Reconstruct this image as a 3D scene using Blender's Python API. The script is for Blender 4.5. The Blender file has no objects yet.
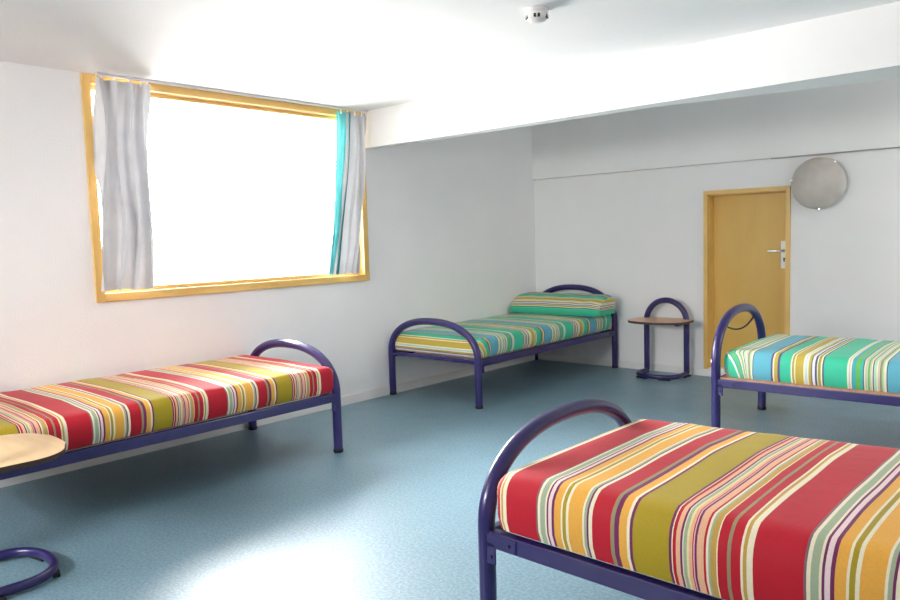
import bpy, bmesh, math, random
from mathutils import Vector, Matrix, noise
from math import sin, cos, pi, radians

S = bpy.context.scene
COL = S.collection
random.seed(7)

# ------------------------------------------------------------------ camera
cam_d = bpy.data.cameras.new('camera')
cam = bpy.data.objects.new('camera', cam_d); COL.objects.link(cam)
cam_d.sensor_width = 36.0
cam_d.lens = 741.5 / 900 * 36
cam_d.clip_start = 0.05
_F = Vector((-0.66970865, 0.73805355, -0.08226356))
_R = Vector((0.74188328, 0.66986937, -0.02973589))
_U = Vector((-0.03315915, 0.08094434, 0.9961669))
_m = Matrix((_R, _U, -_F)).transposed().to_4x4()
_m.translation = Vector((4.2785, -5.9848, 1.2170))
cam.matrix_world = _m
S.camera = cam

# ------------------------------------------------------------------ sky, daylight, exposure
S.view_settings.view_transform = 'Standard'
S.view_settings.look = 'None'
S.view_settings.exposure = 0.12
S.view_settings.gamma = 1.0
S.view_settings.use_curve_mapping = False
W = bpy.data.worlds.new('overcast_sky'); S.world = W; W.use_nodes = True
_bg = W.node_tree.nodes['Background']
_nt = W.node_tree                                          # overcast: brighter overhead, pale ground below
_tc = _nt.nodes.new('ShaderNodeTexCoord'); _sx = _nt.nodes.new('ShaderNodeSeparateXYZ'); _cr = _nt.nodes.new('ShaderNodeValToRGB')
_mr = _nt.nodes.new('ShaderNodeMapRange'); _mr.inputs[1].default_value = -1; _mr.inputs[2].default_value = 1
_nt.links.new(_tc.outputs['Generated'], _sx.inputs[0]); _nt.links.new(_sx.outputs[2], _mr.inputs[0]); _nt.links.new(_mr.outputs[0], _cr.inputs[0])
_cr.color_ramp.elements[0].position = 0.47; _cr.color_ramp.elements[0].color = (0.42, 0.412, 0.395, 1)
_cr.color_ramp.elements[1].position = 0.85; _cr.color_ramp.elements[1].color = (1.0, 0.98, 0.955, 1)
_e = _cr.color_ramp.elements.new(0.53); _e.color = (0.50, 0.49, 0.478, 1)
_nt.links.new(_cr.outputs[0], _bg.inputs[0])
_bg.inputs[1].default_value = 68.0
S.cycles.max_bounces = 16
S.cycles.diffuse_bounces = 10
S.cycles.glossy_bounces = 4
S.cycles.transparent_max_bounces = 16
S.cycles.sample_clamp_indirect = 8.0

def portal(name, loc, rot, sx, sy):
    l = bpy.data.lights.new(name, 'AREA'); l.shape = 'RECTANGLE'; l.size = sx; l.size_y = sy
    l.cycles.is_portal = True
    o = bpy.data.objects.new(name, l); COL.objects.link(o); o.location = loc; o.rotation_euler = rot
WY1, WY2, WZ1, WZ2 = -4.238, -2.190, 0.917, 2.183          # window 1, outer edge of its frame
ROOM_X, ROOM_Y = 5.8, -7.6
REAR_FILL = (0.5, 2.4, 1.42, 2.08)                              # unseen window added behind the camera to let in fill daylight
portal('window_daylight', (-0.16, (WY1+WY2)/2, (WZ1+WZ2)/2), (0, radians(-90), 0), 1.2, 2.0)
portal('added_rear_daylight', ((REAR_FILL[0]+REAR_FILL[1])/2, ROOM_Y-0.2, (REAR_FILL[2]+REAR_FILL[3])/2), (radians(90), 0, 0), REAR_FILL[1]-REAR_FILL[0], REAR_FILL[3]-REAR_FILL[2])

SIDE_FILL = (-1.25, -0.55, 1.55, 2.05)                          # unseen window added in the side wall to brighten the alcove
portal('added_alcove_daylight', (ROOM_X+0.2, (SIDE_FILL[0]+SIDE_FILL[1])/2, (SIDE_FILL[2]+SIDE_FILL[3])/2), (0, radians(90), 0), SIDE_FILL[3]-SIDE_FILL[2], SIDE_FILL[1]-SIDE_FILL[0])

# ------------------------------------------------------------------ materials
def new_mat(name):
    m = bpy.data.materials.new(name); m.use_nodes = True
    return m, m.node_tree.nodes, m.node_tree.links, m.node_tree.nodes['Principled BSDF']

def coords(N, L, scale=(1, 1, 1), src='Object'):
    tc = N.new('ShaderNodeTexCoord'); mp = N.new('ShaderNodeMapping')
    mp.inputs['Scale'].default_value = scale
    L.new(tc.outputs[src], mp.inputs[0]); return mp.outputs[0]

def noisy(name, c1, c2, scale=8, rough=0.5, bump=0.0, bscale=80, detail=5, stretch=(1, 1, 1), lo=0.35, hi=0.65,
          metal=0.0, coat=0.0, spec=0.5, bdist=0.002):
    m, N, L, B = new_mat(name)
    co = coords(N, L, stretch)
    n = N.new('ShaderNodeTexNoise'); n.inputs['Scale'].default_value = scale; n.inputs['Detail'].default_value = detail
    L.new(co, n.inputs['Vector'])
    r = N.new('ShaderNodeValToRGB')
    r.color_ramp.elements[0].position = lo; r.color_ramp.elements[0].color = (*c1, 1)
    r.color_ramp.elements[1].position = hi; r.color_ramp.elements[1].color = (*c2, 1)
    L.new(n.outputs['Fac'], r.inputs[0]); L.new(r.outputs[0], B.inputs['Base Color'])
    B.inputs['Roughness'].default_value = rough
    B.inputs['Metallic'].default_value = metal
    B.inputs['Coat Weight'].default_value = coat
    B.inputs['Coat Roughness'].default_value = 0.15
    B.inputs['Specular IOR Level'].default_value = spec
    if bump:
        n2 = N.new('ShaderNodeTexNoise'); n2.inputs['Scale'].default_value = bscale; n2.inputs['Detail'].default_value = 4
        L.new(co, n2.inputs['Vector'])
        b = N.new('ShaderNodeBump'); b.inputs['Strength'].default_value = bump; b.inputs['Distance'].default_value = bdist
        L.new(n2.outputs['Fac'], b.inputs['Height']); L.new(b.outputs[0], B.inputs['Normal'])
    return m

M_wall = noisy('white_rendered_wall', (0.84, 0.825, 0.835), (0.875, 0.86, 0.865), 1.5, 0.75, 0.45, 110, bdist=0.004)
M_ceil = noisy('white_ceiling_paint', (0.84, 0.84, 0.84), (0.87, 0.87, 0.865), 2.0, 0.85, 0.35, 90, bdist=0.004)
M_skirt = noisy('white_skirting_paint', (0.78, 0.77, 0.76), (0.82, 0.81, 0.80), 4, 0.4)
M_pine = noisy('varnished_ochre_wood', (0.68, 0.42, 0.12), (0.76, 0.49, 0.155), 3.0, 0.38, 0.05, 60, stretch=(1, 1, 1))
M_door = noisy('ochre_door_veneer', (0.66, 0.40, 0.08), (0.71, 0.45, 0.105), 2.2, 0.42, stretch=(3, 3, 0.7))
M_blue = noisy('dark_blue_violet_enamel', (0.019, 0.012, 0.098), (0.024, 0.0155, 0.120), 6, 0.30, coat=0.25)
M_rubber = noisy('black_rubber', (0.008, 0.008, 0.010), (0.014, 0.013, 0.016), 20, 0.6)
M_board = noisy('brown_plywood', (0.34, 0.17, 0.11), (0.42, 0.23, 0.15), 5, 0.6, stretch=(1, 6, 1))
M_top = noisy('beech_laminate', (0.78, 0.52, 0.26), (0.83, 0.58, 0.31), 4, 0.35, stretch=(1, 8, 1))
M_topold = noisy('worn_pinkish_beech_laminate', (0.66, 0.38, 0.24), (0.74, 0.46, 0.30), 4, 0.4, stretch=(1, 8, 1))
M_edge = noisy('dark_brown_edge_band', (0.05, 0.025, 0.018), (0.07, 0.035, 0.025), 10, 0.5)
M_chrome = noisy('brushed_metal', (0.70, 0.69, 0.67), (0.76, 0.75, 0.73), 30, 0.28, metal=1.0)
M_plate = noisy('white_lock_plate', (0.86, 0.86, 0.84), (0.9, 0.9, 0.88), 10, 0.35)
M_black = noisy('black_plastic', (0.012, 0.011, 0.015), (0.02, 0.018, 0.022), 10, 0.5)
M_white = noisy('white_plastic', (0.80, 0.78, 0.76), (0.84, 0.82, 0.80), 10, 0.4)
M_grey = noisy('grey_cable_sheath', (0.36, 0.35, 0.35), (0.43, 0.42, 0.42), 8, 0.6)
M_rail = noisy('pale_grey_rail', (0.6, 0.6, 0.62), (0.68, 0.68, 0.7), 8, 0.4)
M_lamp = noisy('marbled_grey_glass', (0.47, 0.425, 0.39), (0.60, 0.555, 0.52), 7, 0.5, detail=3, lo=0.3, hi=0.7)

def floor_mat():
    m, N, L, B = new_mat('speckled_blue_linoleum')
    co = coords(N, L)
    n = N.new('ShaderNodeTexNoise'); n.inputs['Scale'].default_value = 85; n.inputs['Detail'].default_value = 3; n.inputs['Roughness'].default_value = 0.6
    L.new(co, n.inputs['Vector'])
    r = N.new('ShaderNodeValToRGB')
    r.color_ramp.elements[0].position = 0.36; r.color_ramp.elements[0].color = (0.115, 0.215, 0.285, 1)
    r.color_ramp.elements[1].position = 0.66; r.color_ramp.elements[1].color = (0.215, 0.340, 0.410, 1)
    L.new(n.outputs['Fac'], r.inputs[0]); L.new(r.outputs[0], B.inputs['Base Color'])
    n3 = N.new('ShaderNodeTexNoise'); n3.inputs['Scale'].default_value = 5; n3.inputs['Detail'].default_value = 4
    L.new(co, n3.inputs['Vector'])
    mr = N.new('ShaderNodeMapRange'); mr.inputs[1].default_value = 0.3; mr.inputs[2].default_value = 0.7
    mr.inputs[3].default_value = 0.38; mr.inputs[4].default_value = 0.48
    L.new(n3.outputs['Fac'], mr.inputs[0]); L.new(mr.outputs[0], B.inputs['Roughness'])
    n2 = N.new('ShaderNodeTexNoise'); n2.inputs['Scale'].default_value = 9; n2.inputs['Detail'].default_value = 2
    L.new(co, n2.inputs['Vector'])
    b = N.new('ShaderNodeBump'); b.inputs['Strength'].default_value = 0.05; b.inputs['Distance'].default_value = 0.003
    L.new(n2.outputs['Fac'], b.inputs['Height']); L.new(b.outputs[0], B.inputs['Normal'])
    B.inputs['Specular IOR Level'].default_value = 0.5
    B.inputs['Coat Weight'].default_value = 0.27; B.inputs['Coat Roughness'].default_value = 0.34
    return m
M_floor = floor_mat()

def glass_mat():
    m, N, L, B = new_mat('clear_window_glass'); N.remove(B)
    t = N.new('ShaderNodeBsdfTransparent'); g = N.new('ShaderNodeBsdfGlossy'); g.inputs['Roughness'].default_value = 0.02
    f = N.new('ShaderNodeFresnel'); f.inputs[0].default_value = 1.45
    x = N.new('ShaderNodeMixShader'); L.new(f.outputs[0], x.inputs[0]); L.new(t.outputs[0], x.inputs[1]); L.new(g.outputs[0], x.inputs[2])
    L.new(x.outputs[0], N['Material Output'].inputs[0]); return m
M_glass = glass_mat()

def cloth_mat(name, c1, c2, trans):
    m, N, L, B = new_mat(name)
    co = coords(N, L)
    n = N.new('ShaderNodeTexNoise'); n.inputs['Scale'].default_value = 9; n.inputs['Detail'].default_value = 5
    L.new(co, n.inputs['Vector'])
    r = N.new('ShaderNodeValToRGB')
    r.color_ramp.elements[0].position = 0.3; r.color_ramp.elements[0].color = (*c1, 1)
    r.color_ramp.elements[1].position = 0.7; r.color_ramp.elements[1].color = (*c2, 1)
    L.new(n.outputs['Fac'], r.inputs[0])
    d = N.new('ShaderNodeBsdfDiffuse'); t = N.new('ShaderNodeBsdfTranslucent'); x = N.new('ShaderNodeMixShader')
    x.inputs[0].default_value = trans
    L.new(r.outputs[0], d.inputs[0]); L.new(r.outputs[0], t.inputs[0])
    L.new(d.outputs[0], x.inputs[1]); L.new(t.outputs[0], x.inputs[2]); N.remove(B)
    L.new(x.outputs[0], N['Material Output'].inputs[0]); return m
M_curt = cloth_mat('grey_curtain_cloth', (0.54,0.545,0.57), (0.62, 0.62, 0.64), 0.035)
M_turq = cloth_mat('turquoise_curtain_cloth', (0.13, 0.50, 0.52), (0.18, 0.58, 0.60), 0.06)

def stripe_mat(name, start, bands, period):
    """bands: (end position in metres, colour); repeated along the U coordinate every period."""
    m, N, L, B = new_mat(name)
    uv = N.new('ShaderNodeUVMap'); uv.uv_map = 'cloth'
    sp = N.new('ShaderNodeSeparateXYZ'); L.new(uv.outputs[0], sp.inputs[0])
    a = N.new('ShaderNodeMath'); a.operation = 'SUBTRACT'; a.inputs[1].default_value = start; L.new(sp.outputs[0], a.inputs[0])
    b = N.new('ShaderNodeMath'); b.operation = 'DIVIDE'; b.inputs[1].default_value = period; L.new(a.outputs[0], b.inputs[0])
    c = N.new('ShaderNodeMath'); c.operation = 'FRACT'; L.new(b.outputs[0], c.inputs[0])
    half = len(bands)//2
    starts = [0.0] + [(e-start)/period for e, _ in bands[:-1]]
    cut = starts[half]
    def ramp(idx):
        r = N.new('ShaderNodeValToRGB'); cr = r.color_ramp; cr.interpolation = 'CONSTANT'
        while len(cr.elements) > 1: cr.elements.remove(cr.elements[-1])
        cr.elements[0].position = 0.0; cr.elements[0].color = (*bands[idx[0]][1], 1)
        for i in idx[1:]:
            e = cr.elements.new(starts[i]); e.color = (*bands[i][1], 1)
        L.new(c.outputs[0], r.inputs[0]); return r
    r1, r2 = ramp(list(range(half))), ramp(list(range(half, len(bands))))
    g = N.new('ShaderNodeMath'); g.operation = 'GREATER_THAN'; g.inputs[1].default_value = cut; L.new(c.outputs[0], g.inputs[0])
    x = N.new('ShaderNodeMix'); x.data_type = 'RGBA'
    L.new(g.outputs[0], x.inputs[0]); L.new(r1.outputs[0], x.inputs[6]); L.new(r2.outputs[0], x.inputs[7])
    n = N.new('ShaderNodeTexNoise'); n.inputs['Scale'].default_value = 160; n.inputs['Detail'].default_value = 2
    co = coords(N, L); L.new(co, n.inputs['Vector'])
    mr = N.new('ShaderNodeMapRange'); mr.inputs[3].default_value = 0.9; mr.inputs[4].default_value = 1.08
    L.new(n.outputs['Fac'], mr.inputs[0])
    mu = N.new('ShaderNodeVectorMath'); mu.operation = 'SCALE'; L.new(x.outputs[2], mu.inputs[0]); L.new(mr.outputs[0], mu.inputs['Scale'])
    L.new(mu.outputs[0], B.inputs['Base Color'])
    B.inputs['Roughness'].default_value = 0.66; B.inputs['Specular IOR Level'].default_value = 0.28
    B.inputs['Sheen Weight'].default_value = 0.08
    n2 = N.new('ShaderNodeTexNoise'); n2.inputs['Scale'].default_value = 9; n2.inputs['Detail'].default_value = 3
    L.new(co, n2.inputs['Vector'])
    bp = N.new('ShaderNodeBump'); bp.inputs['Strength'].default_value = 0.3; bp.inputs['Distance'].default_value = 0.01
    L.new(n2.outputs['Fac'], bp.inputs['Height']); L.new(bp.outputs[0], B.inputs['Normal'])
    return m
red, olive, orange = (0.48, 0.007, 0.022), (0.40, 0.29, 0.012), (0.80, 0.40, 0.06)
cream, sage, purple = (0.84, 0.76, 0.56), (0.36, 0.43, 0.29), (0.17, 0.02, 0.10)
dgrey, salmon, pink = (0.20, 0.12, 0.14), (0.80, 0.45, 0.28), (0.80, 0.50, 0.55)
khaki, lemon, ochre = (0.30, 0.26, 0.14), (0.80, 0.70, 0.35), (0.55, 0.33, 0.07)
M_red = stripe_mat('red_striped_cotton', 0.078, [
    (.184, red), (.190, dgrey), (.198, cream), (.214, sage), (.220, cream), (.227, purple), (.237, (.84, .66, .66)), (.245, purple),
    (.267, orange), (.273, cream), (.285, olive), (.292, cream), (.336, orange), (.342, cream), (.351, sage), (.357, purple),
    (.367, cream), (.423, red), (.434, khaki), (.446, purple), (.469, orange), (.477, cream), (.486, purple), (.585, olive),
    (.590, purple), (.594, cream), (.601, red), (.612, salmon), (.617, purple), (.622, cream), (.628, sage), (.635, lemon),
    (.643, salmon), (.647, red), (.650, pink), (.655, purple), (.670, salmon), (.676, red), (.681, cream), (.688, sage),
    (.700, ochre), (.703, cream), (.725, red), (.735, khaki), (.756, red), (.762, cream), (.771, ochre), (.7855, cream)], 0.7075)
teal, blue, mustard = (0.045, 0.49, 0.30), (0.11, 0.39, 0.50), (0.50, 0.37, 0.06)
grass, mint, navy = (0.13, 0.45, 0.10), (0.42, 0.66, 0.45), (0.10, 0.09, 0.20)
lblue, gcream, rosy = (0.45, 0.62, 0.68), (0.80, 0.76, 0.52), (0.60, 0.50, 0.40)
M_green = stripe_mat('green_striped_cotton', 0.211, [
    (.307, blue), (.317, navy), (.326, gcream), (.345, mustard), (.357, navy), (.416, teal), (.422, gcream), (.427, navy),
    (.435, mustard), (.440, gcream), (.482, mustard), (.490, gcream), (.499, lblue), (.507, gcream), (.521, mustard), (.527, navy),
    (.540, (.75, .75, .78)), (.549, navy), (.555, gcream), (.568, (.33, .32, .06)), (.577, gcream), (.585, navy), (.698, teal), (.706, gcream),
    (.710, (.5, .5, .6)), (.718, gcream), (.724, (.10, .25, .42)), (.736, (.05, .40, .42)), (.758, grass), (.772, (.05, .45, .35)), (.776, navy), (.783, gcream),
    (.789, rosy), (.796, mint), (.802, grass), (.812, rosy), (.816, gcream), (.822, navy), (.834, mint), (.839, gcream),
    (.851, rosy), (.854, navy), (.862, (.33, .36, .10)), (.869, mint), (.880, gcream), (.886, navy)], 0.675)

# ------------------------------------------------------------------ mesh helpers
def link(name, bm, mat, parent=None, smooth=False, mats=None):
    me = bpy.data.meshes.new(name); bm.normal_update(); bm.to_mesh(me); bm.free()
    for m in (mats or [mat]): me.materials.append(m)
    if smooth:
        for p in me.polygons: p.use_smooth = True
        try: me.set_sharp_from_angle(angle=radians(40))
        except Exception: pass
    o = bpy.data.objects.new(name, me); COL.objects.link(o)
    if parent: o.parent = parent
    return o

def share(name, src, parent):
    o = bpy.data.objects.new(name, src.data); COL.objects.link(o); o.parent = parent
    return o

def tag(o, label, cat, group=None, kind=None):
    o['label'] = label; o['category'] = cat
    if group: o['group'] = group
    if kind: o['kind'] = kind
    return o

def empty(name, loc, rz, label, cat, group=None, kind=None):
    o = bpy.data.objects.new(name, None); COL.objects.link(o)
    o.empty_display_size = 0.1; o.location = loc; o.rotation_euler = (0, 0, rz)
    return tag(o, label, cat, group, kind)

def box(bm, x0, x1, y0, y1, z0, z1, bevel=0.0):
    t = bmesh.new()
    bmesh.ops.create_cube(t, size=1)
    for v in t.verts:
        v.co = Vector((x0+(v.co.x+.5)*(x1-x0), y0+(v.co.y+.5)*(y1-y0), z0+(v.co.z+.5)*(z1-z0)))
    if bevel: bmesh.ops.bevel(t, geom=t.edges[:], offset=bevel, segments=2, affect='EDGES', profile=0.6)
    tm = bpy.data.meshes.new('t'); t.to_mesh(tm); t.free(); bm.from_mesh(tm); bpy.data.meshes.remove(tm)
    return bm

def boxes(*bs, bevel=0.0):
    bm = bmesh.new()
    for b in bs: box(bm, *b, bevel=bevel)
    return bm

def prism(pts, z0, z1):
    bm = bmesh.new()
    a = [bm.verts.new((p[0], p[1], z0)) for p in pts]; b = [bm.verts.new((p[0], p[1], z1)) for p in pts]
    n = len(pts)
    bm.faces.new(a[::-1]); bm.faces.new(b)
    for i in range(n): bm.faces.new((a[i], a[(i+1) % n], b[(i+1) % n], b[i]))
    bmesh.ops.recalc_face_normals(bm, faces=bm.faces[:]); return bm

def tube(bm, pts, r, n=14, closed=False, flat=1.0):
    pts = [Vector(p) for p in pts]; K = len(pts); rings = []
    up = None
    for i, p in enumerate(pts):
        if closed: t = (pts[(i+1) % K]-pts[i-1]).normalized()
        else: t = (pts[min(i+1, K-1)]-pts[max(i-1, 0)]).normalized()
        if up is None:
            up = Vector((0, 0, 1)) if abs(t.z) < 0.9 else Vector((1, 0, 0))
        s = t.cross(up).normalized(); up = s.cross(t).normalized()
        rings.append([bm.verts.new(p + s*cos(a)*r + up*sin(a)*r*flat) for a in [2*pi*k/n for k in range(n)]])
    for i in range(K if closed else K-1):
        A, Bq = rings[i], rings[(i+1) % K]
        for k in range(n): bm.faces.new((A[k], A[(k+1) % n], Bq[(k+1) % n], Bq[k]))
    if not closed:
        bm.faces.new(rings[0][::-1]); bm.faces.new(rings[-1])
    return bm

def lathe(profile, n=40):
    bm = bmesh.new(); rings = []
    for r, z in profile:
        if r < 1e-6: rings.append([bm.verts.new((0, 0, z))])
        else: rings.append([bm.verts.new((r*cos(2*pi*k/n), r*sin(2*pi*k/n), z)) for k in range(n)])
    for A, Bq in zip(rings, rings[1:]):
        for k in range(n):
            k2 = (k+1) % n
            if len(A) == 1: bm.faces.new((A[0], Bq[k], Bq[k2]))
            elif len(Bq) == 1: bm.faces.new((A[k], A[k2], Bq[0]))
            else: bm.faces.new((A[k], A[k2], Bq[k2], Bq[k]))
    bmesh.ops.recalc_face_normals(bm, faces=bm.faces[:]); return bm

# ------------------------------------------------------------------ the room
AB = radians(1.013)                                        # the end wall is very slightly out of square
CEIL, ALC = 2.189, 2.42
def bw(o):                                                 # objects modelled with the end wall at y=0
    o.rotation_euler = (0, 0, AB); return o
def struct(name, bm, mat, label, cat):
    return tag(link(name, bm, mat), label, cat, kind='structure')
struct('floor', boxes((-0.2, ROOM_X+.15, ROOM_Y-.15, 0.4, -0.1, 0)), M_floor, 'glossy speckled blue linoleum floor of the whole dormitory', 'floor')
YB = -2.185                                                # front face of the beam
struct('ceiling', boxes((-0.2, ROOM_X+.15, ROOM_Y-.15, YB+.05, CEIL, CEIL+.1)), M_ceil, 'white ceiling in front of the deep white beam', 'ceiling')
o = struct('ceiling', boxes((-0.2, ROOM_X+.15, YB+.05, 0.4, ALC, ALC+.1), (-.2, ROOM_X+.15, YB+.05, YB+.07, CEIL+.1, ALC)), M_ceil, 'white ceiling over the alcove behind the beam', 'ceiling')
o.name = 'ceiling_alcove'
struct('wall_left', boxes((-0.2, 0, ROOM_Y-.15, WY1+.03, 0, ALC), (-0.2, 0, WY2-.03, 0.3, 0, ALC),
                          (-0.2, 0, WY1+.03, WY2-.03, 0, WZ1+.03), (-0.2, 0, WY1+.03, WY2-.03, WZ2-.03, ALC)), M_wall,
       'white rendered side wall with the big window in it', 'wall')
DX1, DX2, DZ0, DZ1 = 1.696, 2.379, 0.062, 1.546
LEDGE = 1.767
bw(struct('wall_back', boxes((-.1, DX1+.02, 0, .2, 0, LEDGE-.013), (DX2-.02, ROOM_X+.3, 0, .2, 0, LEDGE-.013), (DX1+.02, DX2-.02, 0, .2, DZ1-.02, LEDGE-.013), (-.1, ROOM_X+.3, .03, .2, LEDGE-.013, LEDGE),
                             (DX1+.02, DX2-.02, 0, .2, 0, DZ0+.01), (-.1, ROOM_X+.3, -.022, .2, LEDGE, ALC)), M_wall,
          'white end wall of the alcove, with a shallow ledge above the small door', 'wall'))
struct('wall_right', boxes((ROOM_X, ROOM_X+.15, ROOM_Y-.15, SIDE_FILL[0], 0, ALC), (ROOM_X, ROOM_X+.15, SIDE_FILL[1], 0.3, 0, ALC), (ROOM_X, ROOM_X+.15, SIDE_FILL[0], SIDE_FILL[1], 0, SIDE_FILL[2]), (ROOM_X, ROOM_X+.15, SIDE_FILL[0], SIDE_FILL[1], SIDE_FILL[3], ALC)), M_wall, 'white wall opposite the window, beside the camera', 'wall')
struct('wall_front', boxes((-.2, REAR_FILL[0], ROOM_Y-.15, ROOM_Y, 0, ALC), (REAR_FILL[1], ROOM_X+.15, ROOM_Y-.15, ROOM_Y, 0, ALC),
                           (REAR_FILL[0], REAR_FILL[1], ROOM_Y-.15, ROOM_Y, 0, REAR_FILL[2]), (REAR_FILL[0], REAR_FILL[1], ROOM_Y-.15, ROOM_Y, REAR_FILL[3], ALC)), M_wall,
       'white wall with an added fill window behind the camera', 'wall')
# beam: front face square to the window wall, thickening towards the right
o = struct('trim_1', prism([(0, YB), (ROOM_X, YB), (ROOM_X, -1.40), (3.5, -1.84), (2.3, -2.075), (0, -2.09)], 1.916, ALC), M_ceil,
       'deep white ceiling beam crossing the room in front of the alcove', 'beam')
struct('baseboard_left', boxes((0, .012, ROOM_Y, 0.0, 0, .068), bevel=.002), M_skirt, 'white skirting board along the window wall', 'skirting board')
bw(struct('baseboard_back', boxes((0.0, ROOM_X, -.012, 0.0, 0, .06), bevel=.002), M_skirt, 'white skirting board along the end wall', 'skirting board'))
struct('baseboard_right', boxes((ROOM_X-.012, ROOM_X, ROOM_Y, 0.05, 0, .068)), M_skirt, 'white skirting board opposite the window', 'skirting board')

# window 1
w = empty('window_1', (0, (WY1+WY2)/2, WZ1), 0, 'large ochre wood framed window full of white daylight', 'window', kind='structure')
hy, hh = (WY2-WY1)/2, WZ2-WZ1
def frame_bm(x0, x1, y0, y1, z0, z1, wd, bev=.003):
    return boxes((x0, x1, y0, y0+wd, z0, z1), (x0, x1, y1-wd, y1, z0, z1), (x0, x1, y0+wd, y1-wd, z0, z0+wd), (x0, x1, y0+wd, y1-wd, z1-wd, z1), bevel=bev)
link('window_frame', frame_bm(-.10, .014, -hy, hy, 0, hh, .048), M_pine, w)
link('sash', frame_bm(-.105, -.045, -hy+.05, hy-.05, .05, hh-.05, .022), M_pine, w)
link('glass_pane', boxes((-.085, -.080, -hy+.06, hy-.06, .06, hh-.06)), M_glass, w)
# added rear window, out of view, there for its fill light
w2 = empty('added_window_rear', ((REAR_FILL[0]+REAR_FILL[1])/2, ROOM_Y-.08, REAR_FILL[2]), 0, 'wide ochre framed window added behind the camera for fill daylight', 'window', kind='structure')
hx, h2 = (REAR_FILL[1]-REAR_FILL[0])/2, REAR_FILL[3]-REAR_FILL[2]
link('window_frame', boxes((-hx, -hx+.05, -.05, .09, 0, h2), (hx-.05, hx, -.05, .09, 0, h2), (-hx+.05, hx-.05, -.05, .09, 0, .05), (-hx+.05, hx-.05, -.05, .09, h2-.05, h2)), M_pine, w2)
link('glass_pane', boxes((-hx+.04, hx-.04, -.01, -.005, .04, h2-.04)), M_glass, w2)

w3 = empty('added_window_alcove', (ROOM_X+.08, (SIDE_FILL[0]+SIDE_FILL[1])/2, SIDE_FILL[2]), 0, 'small ochre framed window added at the far side of the alcove for fill daylight', 'window', kind='structure')  # added opening, out of view, there to lift the alcove walls
h3, k3 = (SIDE_FILL[1]-SIDE_FILL[0])/2, SIDE_FILL[3]-SIDE_FILL[2]
link('window_frame', boxes((-.09, .05, -h3, -h3+.05, 0, k3), (-.09, .05, h3-.05, h3, 0, k3), (-.09, .05, -h3+.05, h3-.05, 0, .05), (-.09, .05, -h3+.05, h3-.05, k3-.05, k3)), M_pine, w3)
link('glass_pane', boxes((.0, .005, -h3+.04, h3-.04, .04, k3-.04)), M_glass, w3)

# small door
d = empty('door_1', (0, 0, 0), AB, 'low ochre yellow door set above the skirting of the end wall', 'door', kind='structure')
fw = .034
link('door_frame', boxes((DX1, DX1+fw, -.014, .17, DZ0, DZ1), (DX2-fw, DX2, -.014, .17, DZ0, DZ1), (DX1+fw, DX2-fw, -.014, .17, DZ1-fw, DZ1),
                         (DX1+fw, DX1+fw+.006, .02, .17, DZ0, DZ1-fw), (DX1+fw, DX2-fw, .02, .17, DZ1-fw-.008, DZ1-fw), bevel=.002), M_pine, d)
leaf = link('door_leaf', boxes((DX1+fw+.004, DX2-fw-.003, .100, .140, DZ0+.004, DZ1-fw-.004), bevel=.002), M_door, d)
hxp, hz = 2.304, 1.046
pl = link('lock_plate', boxes((hxp-.024, hxp+.024, .090, .101, .905, 1.122), bevel=.003), M_plate, leaf); pl['label'] = 'white lock plate'
bm = bmesh.new(); tube(bm, [(hxp, .100, hz), (hxp, .057, hz), (hxp-.004, .049, hz), (hxp-.014, .045, hz), (hxp-.11, .045, hz-.002)], .0095, 12)
link('lever_handle', bm, M_chrome, leaf, True)['label'] = 'metal lever handle'
bm = lathe([(0, .003), (.007, .003), (.007, -.003), (0, -.003)], 16)
bmesh.ops.rotate(bm, verts=bm.verts[:], matrix=Matrix.Rotation(pi/2, 3, 'X'))
bmesh.ops.translate(bm, verts=bm.verts[:], vec=(hxp+.002, .089, .982)); box(bm, hxp-.002, hxp+.006, .086, .092, .958, .980)
link('keyhole', bm, M_black, leaf)

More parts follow.
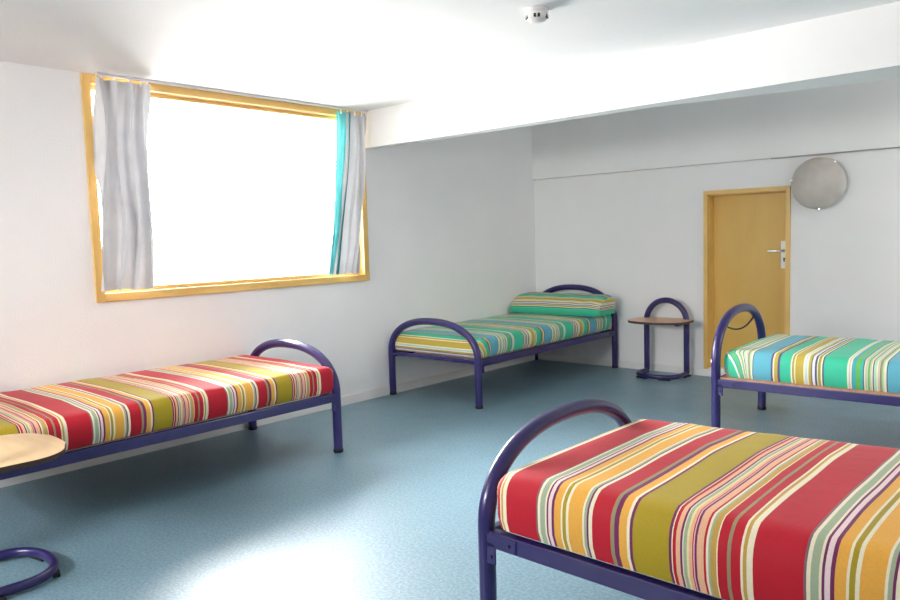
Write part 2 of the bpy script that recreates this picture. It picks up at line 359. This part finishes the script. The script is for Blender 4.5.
# ------------------------------------------------------------------ beds
BW2, BL, TR = 0.44, 1.965, 0.0265                          # half width between tube axes, length, tube radius
def hoop_pts(y, zs, zt, npow=2.3):
    pts = [(-BW2, y, z) for z in (0.0, zs*.5)]
    for k in range(41):
        a = pi - pi*k/40
        c, s = cos(a), sin(a)
        pts.append((BW2*math.copysign(abs(c)**(2/npow), c), y, zs+(zt-zs)*abs(s)**(2/npow)))
    return pts + [(BW2, y, z) for z in (zs*.5, 0.0)]
_cache = {}
def part(key, name, parent, make, mat, smooth=True):
    if key in _cache: return share(name, _cache[key], parent)
    _cache[key] = link(name, make(), mat, parent, smooth); return _cache[key]
RZ = 0.350                                                 # top of the side rails
def mattress_mesh(x0, x1, y0, y1, z0, z1, uvf, dome=.012, seed=0, fold=0.0, bulge=.012, wr=1.0, rise=0.0, rad=.038):
    nx, ny, nz = 22, 60, 7
    bm = bmesh.new(); uv = bm.loops.layers.uv.new('cloth')
    r = rad
    def shape(p, face):
        x, y, z = p
        ix0, ix1, iy0, iy1, iz0, iz1 = x0+r, x1-r, y0+r, y1-r, z0+.02, z1-r
        c = Vector((min(max(x, ix0), ix1), min(max(y, iy0), iy1), min(max(z, iz0), iz1)))
        dvec = Vector((x, y, z))-c
        if dvec.length > 1e-9:
            rr = r if z > iz0 else .02
            q = c + dvec.normalized()*(r if z >= iz0 else 1)*1.0 if z >= iz0 else c+Vector((dvec.x, dvec.y, dvec.z))*.999
            if z < iz0 and (abs(dvec.x) > 1e-9 or abs(dvec.y) > 1e-9):
                hd = Vector((dvec.x, dvec.y, 0))
                q = c + hd.normalized()*(r-(iz0-z)*.45) + Vector((0, 0, dvec.z))
        else: q = c
        cx = (x-(x0+x1)/2)/((x1-x0)/2); cy = (y-(y0+y1)/2)/((y1-y0)/2); cz = (z-z0)/(z1-z0)
        q.z += (dome*(1-cx*cx)*(1-abs(cy)**3) + rise*min(1, max(0, (y-y0)/.9))**.8)*cz
        b = bulge*sin(pi*min(max(cz, 0), 1))
        if abs(cx) > .999: q.x += math.copysign(b*(1-cy**6), cx)
        if abs(cy) > .999: q.y += math.copysign(b*(1-cx**6), cy)
        nv = Vector((x*3.1+seed*7, y*2.3+seed*3, z*3.0))
        q += noise.noise_vector(nv)*.004*wr*min(1, cz*2)
        ridge = noise.noise(Vector((x*1.6+y*.9+seed, y*4.3-x*1.2, seed*2.2)))
        q.z += .003*wr*max(0, 1-abs(ridge)*4)*cz
        return q
    def grid(f, na, nb, face):
        V = {}
        for i in range(na+1):
            for j in range(nb+1): V[i, j] = f(i/na, j/nb)
        vv = {k: bm.verts.new(shape(p, face)) for k, p in V.items()}
        for i in range(na):
            for j in range(nb):
                ks = ((i, j), (i+1, j), (i+1, j+1), (i, j+1))
                fc = bm.faces.new([vv[k] for k in ks])
                for lp, k in zip(fc.loops, ks):
                    p = V[k]; s = p[1]
                    dz = z1-p[2]
                    if face == 'e0': s = y0 - dz
                    if face == 'e1': s = y1 + dz
                    if face in ('s0', 's1') and fold:
                        dd = max(0, 1-(p[1]-y0)/.16); s -= fold*dd*dz*1.6
                        dd = max(0, 1-(y1-p[1])/.16); s += fold*dd*dz*1.6
                    lp[uv].uv = (uvf(s), p[0])
    lx = lambda t: x0+(x1-x0)*(.5-.5*cos(pi*t)) if True else 0
    ly = lambda t: y0+(y1-y0)*((.5-.5*cos(pi*t))*.45+t*.55)
    lz = lambda t: z0+(z1-z0)*t**.8
    grid(lambda a, b: (lx(a), ly(b), z1), nx, ny, 't')
    grid(lambda a, b: (lx(1-a), ly(b), z0), nx, ny, 'b')
    grid(lambda a, b: (x0, ly(1-a), lz(b)), ny, nz, 's0')
    grid(lambda a, b: (x1, ly(a), lz(b)), ny, nz, 's1')
    grid(lambda a, b: (lx(a), y0, lz(b)), nx, nz, 'e0')
    grid(lambda a, b: (lx(1-a), y1, lz(b)), nx, nz, 'e1')
    bmesh.ops.remove_doubles(bm, verts=bm.verts[:], dist=1e-5)
    bmesh.ops.recalc_face_normals(bm, faces=bm.faces[:])
    return bm

FOOT, HEAD = (.34, .604), (.42, .728)
def make_bed(center, rz, near, far, label, mat, mx, uvf, zt, seed, fold=0.0, ends=(.05, BL-.05), dome=.012, wr=1.0, board=.418, rise=0.0, gap=0.0, rad=.038, wide=1.0):
    b = empty('bed', (center[0], center[1], 0), rz, label, 'bed', 'single dormitory beds'); b.scale = (wide, 1, 1)
    for y, (zs, ztp), nm in ((0, near, 'head_frame' if near is HEAD else 'foot_frame'), (BL, far, 'head_frame' if far is HEAD else 'foot_frame')):
        def mk():
            bm = tube(bmesh.new(), [(p[0], p[1], max(p[2], .012)) for p in hoop_pts(0, zs, ztp)], TR, 18)
            box(bm, -BW2, BW2, -.013, .013, RZ-.032, RZ-.004, bevel=.003)
            return bm
        h = part(nm+str(ztp), nm, b, mk, M_blue); h.location = (0, y, 0)
        for s in (-1, 1):
            f = part('foot', 'rubber_foot', h, lambda: lathe([(0, 0), (.0265, 0), (.0285, .004), (.0285, .018), (.0255, .021), (0, .021)], 20), M_rubber)
            f.location = (s*BW2, 0, 0)
    for s in (-1, 1):
        rl = part('rail%d' % s, 'side_rail', b, lambda: boxes((s*BW2-.016, s*BW2+.016, TR-.004, BL-TR+.004, RZ-.05, RZ), bevel=.004), M_blue, False)
        for y, sg in ((0, 1), (BL, -1)):
            def mkb():
                bm = boxes((s*BW2+s*.0165-.003, s*BW2+s*.0165+.003, min(sg*.015, sg*.048), max(sg*.015, sg*.048), RZ-.098, RZ-.03),
                           (s*BW2+s*.0165-.003, s*BW2+s*.0165+.003, min(sg*.015, sg*.125), max(sg*.015, sg*.125), RZ-.046, RZ-.006), bevel=.0025)
                for yy, zz in ((.032, RZ-.075), (.10, RZ-.026)):
                    t = lathe([(0, .006), (.005, .005), (.006, 0), (0, 0)], 10)
                    bmesh.ops.rotate(t, verts=t.verts[:], matrix=Matrix.Rotation(s*pi/2, 3, 'Y'))
                    bmesh.ops.translate(t, verts=t.verts[:], vec=(s*(BW2+.0195), sg*yy, zz))
                    tm = bpy.data.meshes.new('t'); t.to_mesh(tm); t.free(); bm.from_mesh(tm); bpy.data.meshes.remove(tm)
                return bm
            k = part('br%d%d' % (s, sg), 'corner_bracket', rl, mkb, M_blue, False); k.location = (0, y, 0)
    bd = link('base_board', boxes((-board, board, TR+.006+gap, BL-TR-.006, RZ, RZ+.011), bevel=.002), M_board, b); bd['label'] = 'brown plywood base board'
    m = link('mattress', mattress_mesh(mx[0], mx[1], ends[0], ends[1], RZ+.011, zt, uvf, dome, seed, fold, wr=wr, rise=rise, rad=rad), mat, b, True)
    m['label'] = 'striped cotton covered mattress'
    return b
def bed_center(x0, y0, a, lengthwise):                     # far corner of the bed, its small turn -> middle of the near end
    a = radians(a)
    if lengthwise: return (x0+.46*cos(a), y0+.46*sin(a))
    return (x0+.46*sin(a), y0-.46*cos(a))
# red bed along the window wall
make_bed(bed_center(.034, -3.307, .21, True), pi+radians(.21), FOOT, HEAD,
         'red striped bed along the wall under the big window', M_red, (-.452, .452), lambda v: .902-(v if v < .77 else .77+(v-.77)*1.07), .505, 1, ends=(.005, BL-.05))
# green bed in the corner of the alcove
greenbed = make_bed(bed_center(.004, -2.000, .708, True), radians(.708), FOOT, HEAD,
         'green and blue striped bed in the alcove corner, with a matching bolster', M_green, (-.44, .445), lambda v: 1.096-v*.96, .498, 2, fold=1.0, ends=(.012, BL-.03))
# green bed in front of the small door
make_bed(bed_center(2.499, -.862, 1.75, False), radians(-90+1.75), HEAD, FOOT,
         'green and blue striped bed in front of the small ochre door', M_green, (-.49, .43), lambda v: v, .517, 3, fold=1.0, ends=(.035, BL-.05), board=.455, rad=.048, wide=.945)
hf = [c for c in bpy.data.objects if c.name.startswith('head_frame') and c.parent and 'small ochre' in c.parent['label']][0]
bm = lathe([(0, .0035), (.010, .003), (.011, 0), (0, 0)], 16)
bmesh.ops.rotate(bm, verts=bm.verts[:], matrix=Matrix.Rotation(pi/2, 3, 'X'))
st = link('sticker', bm, M_white, hf); st.location = (BW2+TR*.55, -TR*.80, .452); st.rotation_euler = (0, 0, radians(33)); st['label'] = 'small white sticker'
# red bed in the foreground
make_bed(bed_center(2.902, -3.424, -.69, False), radians(-90-.69), (.34, .6200), HEAD,
         'bright red striped bed in the right foreground', M_red, (-.43, .454), lambda v: v-.015, .525, 4, ends=(.03, BL-.05), dome=.012, board=.418, rise=.030, gap=.06, rad=.054)

# bolster on the green bed in the corner
def bolster():
    bm = bmesh.new(); uv = bm.loops.layers.uv.new('cloth')
    K = 34; L2 = .482
    key = [(-.20, 0), (-.212, .045), (-.185, .09), (-.12, .125), (-.04, .155), (.05, .172), (.12, .165), (.18, .125), (.2, .06), (.195, 0)]
    key = [Vector((p[0], p[1], 0)) for p in key]; pts = []
    for i in range(len(key)-1):
        p0, p1, p2, p3 = key[max(i-1, 0)], key[i], key[i+1], key[min(i+2, len(key)-1)]
        for q in range(4):
            t = q/4; pts.append(.5*(2*p1+(p2-p0)*t+(2*p0-5*p1+4*p2-p3)*t*t+(3*p1-p0-3*p2+p3)*t**3))
    pts.append(key[-1]); n = len(pts)
    prof = [(p.x, p.y) for p in pts]
    per = [0]
    for k in range(n):
        p, q = prof[k], prof[(k+1) % n]; per.append(per[-1]+math.hypot(q[0]-p[0], q[1]-p[1]))
    rings = []
    for i in range(K+1):
        t = -1+2*i/K
        sc = (1-abs(t)**12*.30)
        rings.append([bm.verts.new((t*L2 + .02*noise.noise(Vector((yy*8, zz*8, t))), yy*sc+.008*noise.noise(Vector((t*4, yy*9, zz*9))), max(.0, zz*(sc*.4+.6))+(.007*noise.noise(Vector((t*5, yy*7, zz*5+3))) if zz > .02 else 0))) for yy, zz in prof])
    for i in range(K):
        for k in range(n):
            fc = bm.faces.new((rings[i][k], rings[i][(k+1) % n], rings[i+1][(k+1) % n], rings[i+1][k]))
            for lp, kk in zip(fc.loops, (k, k+1, k+1, k)): lp[uv].uv = (.65-per[kk]*1.0, 0)
    for ring, rev in ((rings[0], True), (rings[-1], False)):
        fc = bm.faces.new(ring[::-1] if rev else ring)
        for lp in fc.loops: lp[uv].uv = (.65-lp.vert.co.z*1.6, 0)
    bmesh.ops.recalc_face_normals(bm, faces=bm.faces[:]); return bm
bo = link('bolster', bolster(), M_green, None, True)
tag(bo, 'green striped bolster at the head of the bed in the alcove corner', 'pillow')
bo.location = (.466, -.265, .512); bo.rotation_euler = (0, 0, radians(.7))

# dark cord slung across the head hoop of the bed by the door
bm = bmesh.new()
cpts = []
for k in range(25):
    t = k/24; y = -1.60+.58*t
    cpts.append((2.497, y, .668 - .085*4*t*(1-t)*(.75+.25*t) + (.0 if 1 else 0)))
tube(bm, cpts, .0055, 8)
co = link('cord', bm, M_black, None, True); tag(co, 'dark cord slung across the tall hoop of the bed by the door', 'cord')

# ------------------------------------------------------------------ bedside tables
def table(loc, rz, label, topmat):
    t = empty('bedside_table', loc, rz, label, 'table', 'bedside tables')
    hw, r, zt = .180, .0245, .665                            # front faces local -y, hoop at y = 0
    pts = [(-hw, 0, .03), (-hw, 0, .25)]
    for k in range(33):
        a = pi-pi*k/32; pts.append((hw*cos(a), 0, zt-r-hw+hw*sin(a)))
    pts += [(hw, 0, .25), (hw, 0, .03)]
    def mk(): return tube(bmesh.new(), pts, r, 18)
    part('thoop', 'hoop_frame', t, mk, M_blue)
    def mkb():
        bp = [(-hw, .0, .026)]
        for cx, cy, a0, a1 in ((-hw+.02, -.13, 180, 250), (0, -.055, 238, 302), (hw-.02, -.13, 290, 360)):
            pass
        ring = []
        for k in range(29):
            a = pi+pi*k/28; ring.append((.182*math.copysign(abs(cos(a))**.85, cos(a)), -.12-.155*abs(sin(a))**.85, .026))
        return tube(bmesh.new(), [(-hw, .01, .026), (-hw, -.05, .026)]+ring+[(hw, -.05, .026), (hw, .01, .026)], .0165, 14, flat=1.15)
    base = part('tbase', 'base_loop', t, mkb, M_blue)
    for x, y, a in ((-.10, -.262, -.22), (.10, -.262, .22), (-.19, -.02, 1.5), (.19, -.02, 1.5)):
        p = part('tpad', 'rubber_pad', base, lambda: boxes((-.05, .05, -.013, .013, 0, .016), bevel=.004), M_rubber, False)
        p.location = (x, y, 0); p.rotation_euler = (0, 0, a)
    def outline(grow=0):
        P = []
        def arc(cx, cy, rx, ry, a0, a1, n=8):
            for k in range(n+1):
                a = radians(a0+(a1-a0)*k/n); P.append((cx+(rx+grow)*cos(a), cy+(ry+grow)*sin(a)))
        arc(-.15, -.045, .10, .10, 180, 90, 10); arc(.15, -.045, .10, .10, 90, 0, 10)
        arc(.10, -.17, .15, .15, 0, -78, 12); arc(0, .60, .90, .94, -84.5, -95.5, 8); arc(-.10, -.17, .15, .15, -102, -180, 12)
        return P[::-1]
    top = part('ttop'+topmat.name, 'table_top', t, lambda: prism(outline(), .468, .486), topmat, False)
    def mke():
        a, bq = outline(.0015), outline(-.001)
        bm = bmesh.new(); n = len(a)
        vs = [[bm.verts.new((p[0], p[1], z)) for p in ring] for ring, z in ((bq, .4855), (a, .4845), (a, .4665), (bq, .4665))]
        for A, B2 in zip(vs, vs[1:]):
            for k in range(n): bm.faces.new((A[k], A[(k+1) % n], B2[(k+1) % n], B2[k]))
        bmesh.ops.recalc_face_normals(bm, faces=bm.faces[:]); return bm
    part('tedge', 'edge_band', top, mke, M_edge, False)
    for s in (-1, 1):
        k = part('tbrk', 'support_bracket', t, lambda: boxes((-.018, .018, -.20, .03, .448, .468), (-.018, .018, -.022, .022, .43, .468), bevel=.003), M_blue, False)
        k.location = (s*.182, 0, 0)
    return t
table((1.412, -.085, 0), AB, 'small wooden topped bedside table against the end wall, left of the door', M_topold)
table((1.214, -5.255, 0), pi-radians(2), 'pale wooden topped bedside table beside the red bed under the window', M_top)

# ------------------------------------------------------------------ curtains and rail
def drape(yt0, yt1, yb0, yb1, zt, zb, xt, folds, amp, seed, nt=90, nz=46, ease=1.15):
    bm = bmesh.new(); V = []
    for j in range(nz+1):
        h = j/nz
        e = h**ease
        y0, y1 = yt0+(yb0-yt0)*e, yt1+(yb1-yt1)*e
        row = []
        for i in range(nt+1):
            t = i/nt
            ph = t*folds*2*pi + .9*noise.noise(Vector((t*2.5, h*2.0, seed)))*3.4
            am = amp*(.6+.75*h*(1-h)*2+.3*h)*(1+.9*noise.noise(Vector((t*5+seed, h*1.6, 3))))
            x = xt + am*(sin(ph)+.3*sin(2.3*ph+1)) + .012*noise.noise(Vector((t*2.2, h*3.5, seed+9)))
            pin = 1-.0*h
            y = y0+(y1-y0)*t + min(1, 6*t*(1-t))*.016*cos(ph)*(.4+h)
            row.append(bm.verts.new((max(x, .018), y, zt+(zb-zt)*h + .004*sin(ph*1.3)*(h > .97))))
        V.append(row)
    for j in range(nz):
        for i in range(nt): bm.faces.new((V[j][i], V[j][i+1], V[j+1][i+1], V[j+1][i]))
    return bm
def hooks(parent, ys, x, z):
    for y in ys:
        k = part('hook', 'curtain_hook', parent, lambda: boxes((-.004, .004, -.004, .004, -.014, .018), (-.006, .006, -.006, .006, -.02, -.006), bevel=.002), M_white, False)
        k.location = (x, y, z)
c1 = empty('curtain', (0, 0, 0), 0, 'plain grey curtain drawn to the left side of the window', 'curtain', 'window curtains')
link('drape', drape(-4.188, -3.882, -4.236, -3.918, 2.156, .982, .066, 3.6, .038, 2), M_curt, c1, True)
hooks(c1, (-4.15, -4.08, -4.00, -3.93, -3.89), .062, 2.160)
c2 = empty('curtain', (0, 0, 0), 0, 'grey curtain with a turquoise edge, drawn to the right side of the window', 'curtain', 'window curtains')
link('drape', drape(-2.405, -2.200, -2.590, -2.35, 2.158, .982, .058, 2.8, .024, 5, ease=1.5), M_curt, c2, True)
l = link('lining', drape(-2.475, -2.35, -2.605, -2.53, 2.160, .984, .040, 2.2, .014, 8, nt=40, ease=1.5), M_turq, c2, True); l['label'] = 'turquoise lining edge'
hooks(c2, (-2.45, -2.39, -2.32, -2.25, -2.21), .062, 2.160)
rail = link('curtain_rail', boxes((.044, .066, -4.17, -2.192, 2.174, CEIL), (.040, .070, -4.175, -4.165, 2.170, CEIL), bevel=.002), M_rail)
tag(rail, 'pale grey curtain rail fixed to the ceiling above the window', 'curtain rail')

# ------------------------------------------------------------------ lamp, cable, detector
lp = empty('wall_lamp', (2.585, -.002+2.585*math.tan(AB), 1.547), AB, 'round marbled glass wall lamp beside the top of the small door', 'lamp')
def to_wall(bm):                                            # lathe axis z -> out of the wall (-y)
    bmesh.ops.rotate(bm, verts=bm.verts[:], matrix=Matrix.Rotation(pi/2, 3, 'X')); return bm
link('back_plate', to_wall(lathe([(0, 0), (.12, 0), (.12, .045), (.10, .052), (0, .052)], 40)), M_white, lp, True)
link('glass_shade', to_wall(lathe([(0, .098), (.06, .096), (.12, .088), (.165, .074), (.188, .058), (.192, .052), (.188, .049), (.16, .062), (.1, .078), (0, .086)], 64)), M_lamp, lp, True)
for a in (52, 170, -86):
    bm = boxes((.182, .196, -.0055, .0055, .046, .050), (.193, .196, -.0055, .0055, .046, .064), (.183, .196, -.0055, .0055, .061, .064), bevel=.001)
    box(bm, .09, .192, -.004, .004, .044, .048)
    bmesh.ops.rotate(bm, verts=bm.verts[:], matrix=Matrix.Rotation(radians(a), 3, 'Z'))
    link('clip', to_wall(bm), M_chrome, lp)
bm = bmesh.new()
tube(bm, [(2.24+.05*k, -.0285+.001*sin(k*1.7), LEDGE-.006-.002*sin(k*.9)) for k in range(68)], .0036, 8)
cb = bw(link('cable', bm, M_grey, None, True)); tag(cb, 'thin grey cable along the wall ledge above the round lamp', 'cable')

sd = empty('smoke_detector', (2.378, -3.280, CEIL), 0, 'small white smoke detector on the ceiling', 'smoke detector')
link('base', lathe([(0, 0), (.052, 0), (.052, -.012), (.048, -.015), (0, -.015)], 36), M_white, sd, True)
link('cover', lathe([(0, -.015), (.044, -.015), (.049, -.026), (.047, -.038), (.036, -.050), (.020, -.055), (0, -.056)], 36), M_white, sd, True)
for k in range(10):
    a = radians(-65.5 + 21*(k % 2) + 72*(k//2))
    bm = boxes((.038, .0485, -.0055, .0055, -.043, -.025), bevel=.002)
    bmesh.ops.rotate(bm, verts=bm.verts[:], matrix=Matrix.Rotation(a, 3, 'Z'))
    link('vent_slot', bm, M_black, sd)
